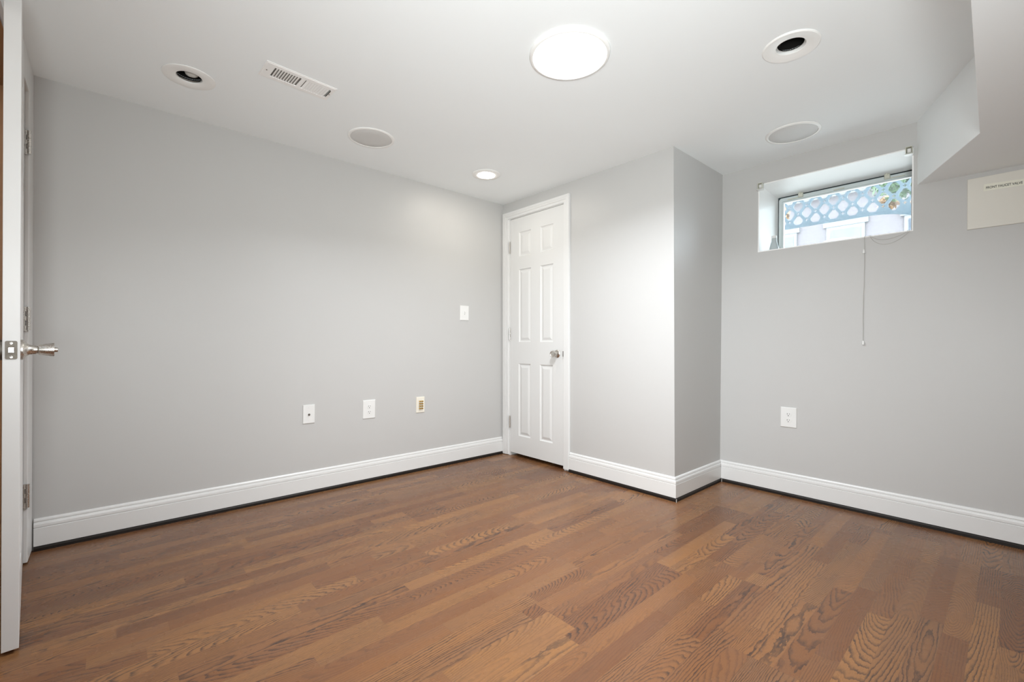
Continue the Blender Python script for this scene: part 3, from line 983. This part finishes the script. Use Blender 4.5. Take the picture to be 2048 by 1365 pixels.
for gi, (g0, g1, n) in enumerate(groups):
    st = (g1 - g0) / n
    tilt = -0.0035 if gi == 0 else 0.0042
    for k in range(1, n):
        x = g0 + k * st
        sl = MB(VF)
        wd_ = 0.0016
        sl.add([(x - wd_ - tilt, b0, 0.001), (x + wd_ - tilt, b0, 0.001), (x + wd_ + tilt, b0, 0.0052), (x - wd_ + tilt, b0, 0.0052),
                (x - wd_ - tilt, b1, 0.001), (x + wd_ - tilt, b1, 0.001), (x + wd_ + tilt, b1, 0.0052), (x - wd_ + tilt, b1, 0.0052)],
               [(0, 1, 2, 3), (7, 6, 5, 4), (0, 4, 5, 1), (1, 5, 6, 2), (2, 6, 7, 3), (3, 7, 4, 0)])
        sl.build('louver', M['vent'], t)
for x in (0.018, VL - 0.012):
    MB(VF).lathe([(0.0, 0.0050), (0.0032, 0.0050), (0.0028, 0.0062), (0.0, 0.0064)], (x, VW / 2, 0), 'z', 14).build('screw', M['worn_metal'], t, smooth=40)
MB(VF).box(VL - 0.0215, VL - 0.0195, 0.045, 0.108, 0.0050, 0.010).build('damper_lever', M['worn_metal'], t)

# ------------------------------------------------------------------ outside the window
struct(MB().box(3.72, 60, -25, 30, 1.30, 1.40).build('ground_outside', M['ground']), 'pale ground outside the window', 'ground')
LX, PT, HZ0 = 4.6, 0.1325, 2.151


def band_top(y):
    return 2.054 if y > 0.8 else 2.054 - 0.62 * (0.8 - y) ** 2


lat = MB()
cent = []
for i in range(-6, 16):
    for k in range(0, 5):
        cent.append((1.36 - PT * (i - 6) - (PT / 2 if k % 2 else 0) - 0.0, HZ0 + k * PT / 2))
Y0, Y1, ZT = -0.35, 2.45, 2.56
N = 40
outer = [(Y0 + (Y1 - Y0) * i / N, band_top(Y0 + (Y1 - Y0) * i / N) - 0.027) for i in range(N + 1)] + [(Y1, ZT), (Y0, ZT)]


def clip_low(poly):
    out = []
    for i in range(len(poly)):
        a, b = poly[i], poly[(i + 1) % len(poly)]
        da, db = a[1] - band_top(a[0]), b[1] - band_top(b[0])
        if da >= 0:
            out.append(a)
        if (da >= 0) != (db >= 0):
            s_ = da / (da - db)
            out.append((a[0] + (b[0] - a[0]) * s_, a[1] + (b[1] - a[1]) * s_))
    return out


holes = []
RX, RY, CH = 0.0360, 0.0455, 0.019
for k in range(-1, 6):
    for i in range(-8, 12):
        cy = 1.36 - PT * i - (PT / 2 if k % 2 else 0)
        cz = HZ0 + k * PT / 2
        if cy < Y0 + 0.09 or cy > Y1 - 0.09 or cz > ZT - 0.08:
            continue
        p = [(cy + RX, cz - CH * 0.5), (cy + RX, cz + CH * 0.5), (cy + CH * 0.5, cz + RY), (cy - CH * 0.5, cz + RY), (cy - RX, cz + CH * 0.5), (cy - RX, cz - CH * 0.5), (cy - CH * 0.5, cz - RY), (cy + CH * 0.5, cz - RY)]
        p = clip_low(p)
        if len(p) > 2 and max(q[1] for q in p) - min(q[1] for q in p) > 0.012:
            holes.append(p)
        # small cross at the strip crossing beside it
        cy2 = cy + PT / 2
        a, b = 0.0032, 0.0125
        if cy2 < Y1 - 0.03 and cz - b > band_top(cy2) + 0.002:
            holes.append([(cy2 - a, cz - b), (cy2 + a, cz - b), (cy2 + a, cz - a), (cy2 + b, cz - a), (cy2 + b, cz + a), (cy2 + a, cz + a), (cy2 + a, cz + b), (cy2 - a, cz + b), (cy2 - a, cz + a), (cy2 - b, cz + a), (cy2 - b, cz - a), (cy2 - a, cz - a)])
lat.prism(outer, 0, 0.012, holes)
lat.V = [Vector((LX + p.z, p.x, p.y)) for p in lat.V]
t = thing('lattice_screen', 'slate grey diamond lattice screen with an arched lower rim outside the window', 'lattice', (LX, 1.0, 1.4))
lat.build('lattice_panel', M['lattice'], t)
for yy in (Y0 - 0.02, Y1 + 0.02):
    MB().box(LX - 0.03, LX + 0.04, yy - 0.03, yy + 0.03, 1.4, 2.6).build('post', M['lattice'], t)

HX = 16.0
t = thing('house', 'pale pink sided house with white trimmed windows beyond the lattice', 'house', (HX + 2, 4, 1.4))
MB().box(HX, HX + 5, 1.2, 12, 1.4, 5.42).build('wall', M['siding'], t)
rf = MB()
rf.add([(HX - 0.3, 1.0, 5.40), (HX - 0.3, 12.2, 5.40), (HX + 5.3, 12.2, 5.40), (HX + 5.3, 1.0, 5.40), (HX + 2.5, 1.0, 6.2), (HX + 2.5, 12.2, 6.2)],
       [(0, 1, 5, 4), (2, 3, 4, 5), (0, 4, 3), (1, 2, 5), (3, 2, 1, 0)])
rf.build('roof', M['roof'], t)
for y0, y1 in ((4.52, 5.5), (2.82, 3.74), (1.0, 1.97)):
    fr2 = MB().box(HX - 0.06, HX + 0.02, y0, y1, 2.9, 4.48)
    fr2.box(HX - 0.08, HX + 0.02, y0 - 0.08, y1 + 0.08, 4.48, 4.63)
    wfr = fr2.build('window', M['house_trim'], t)
    MB().box(HX - 0.075, HX - 0.061, y0 + 0.09, y1 - 0.09, 3.0, 4.38).build('pane', M['house_glass'], wfr)


def tree(x, y, zc, r, tx, label, nleaf, mat, seed):
    rnd = random.Random(seed)
    t = thing('tree', label, 'tree', (x, y, 1.4), 'trees beyond the lattice')
    MB().tube([(x, tx, 1.4), (x + 0.04, tx + 0.03, 2.6), (x - 0.03, tx, zc - 0.5), (x, (tx + y) / 2, zc - 0.1), (x, y, zc)], 0.05, 10).build('trunk', M['bark'], t, smooth=60)
    mb = MB()
    for _ in range(nleaf):
        d = Vector((rnd.gauss(0, 1), rnd.gauss(0, 1), rnd.gauss(0, 0.8))).normalized() * r * rnd.uniform(0.35, 1.0)
        p = Vector((x, y, zc)) + d
        a = Vector((rnd.gauss(0, 1), rnd.gauss(0, 1), rnd.gauss(0, 1))).normalized()
        b = a.orthogonal().normalized()
        s_ = rnd.uniform(0.05, 0.11)
        mb.add([tuple(p - a * s_), tuple(p + b * s_ * 0.5), tuple(p + a * s_), tuple(p - b * s_ * 0.5)], [(0, 1, 2, 3)])
    mb.build('foliage', mat, t)


tree(13.2, 1.62, 4.97, 0.74, 0.9, 'green leafy tree behind the right part of the lattice', 2600, M['leaf'], 3)
tree(14.4, 2.10, 4.52, 0.17, 1.2, 'small orange leaved tree in front of the green tree', 500, M['leaf_autumn'], 5)
tree(14.0, 4.42, 4.62, 0.26, 4.9, 'small orange leaved tree at the left end of the lattice', 500, M['leaf_autumn'], 9)
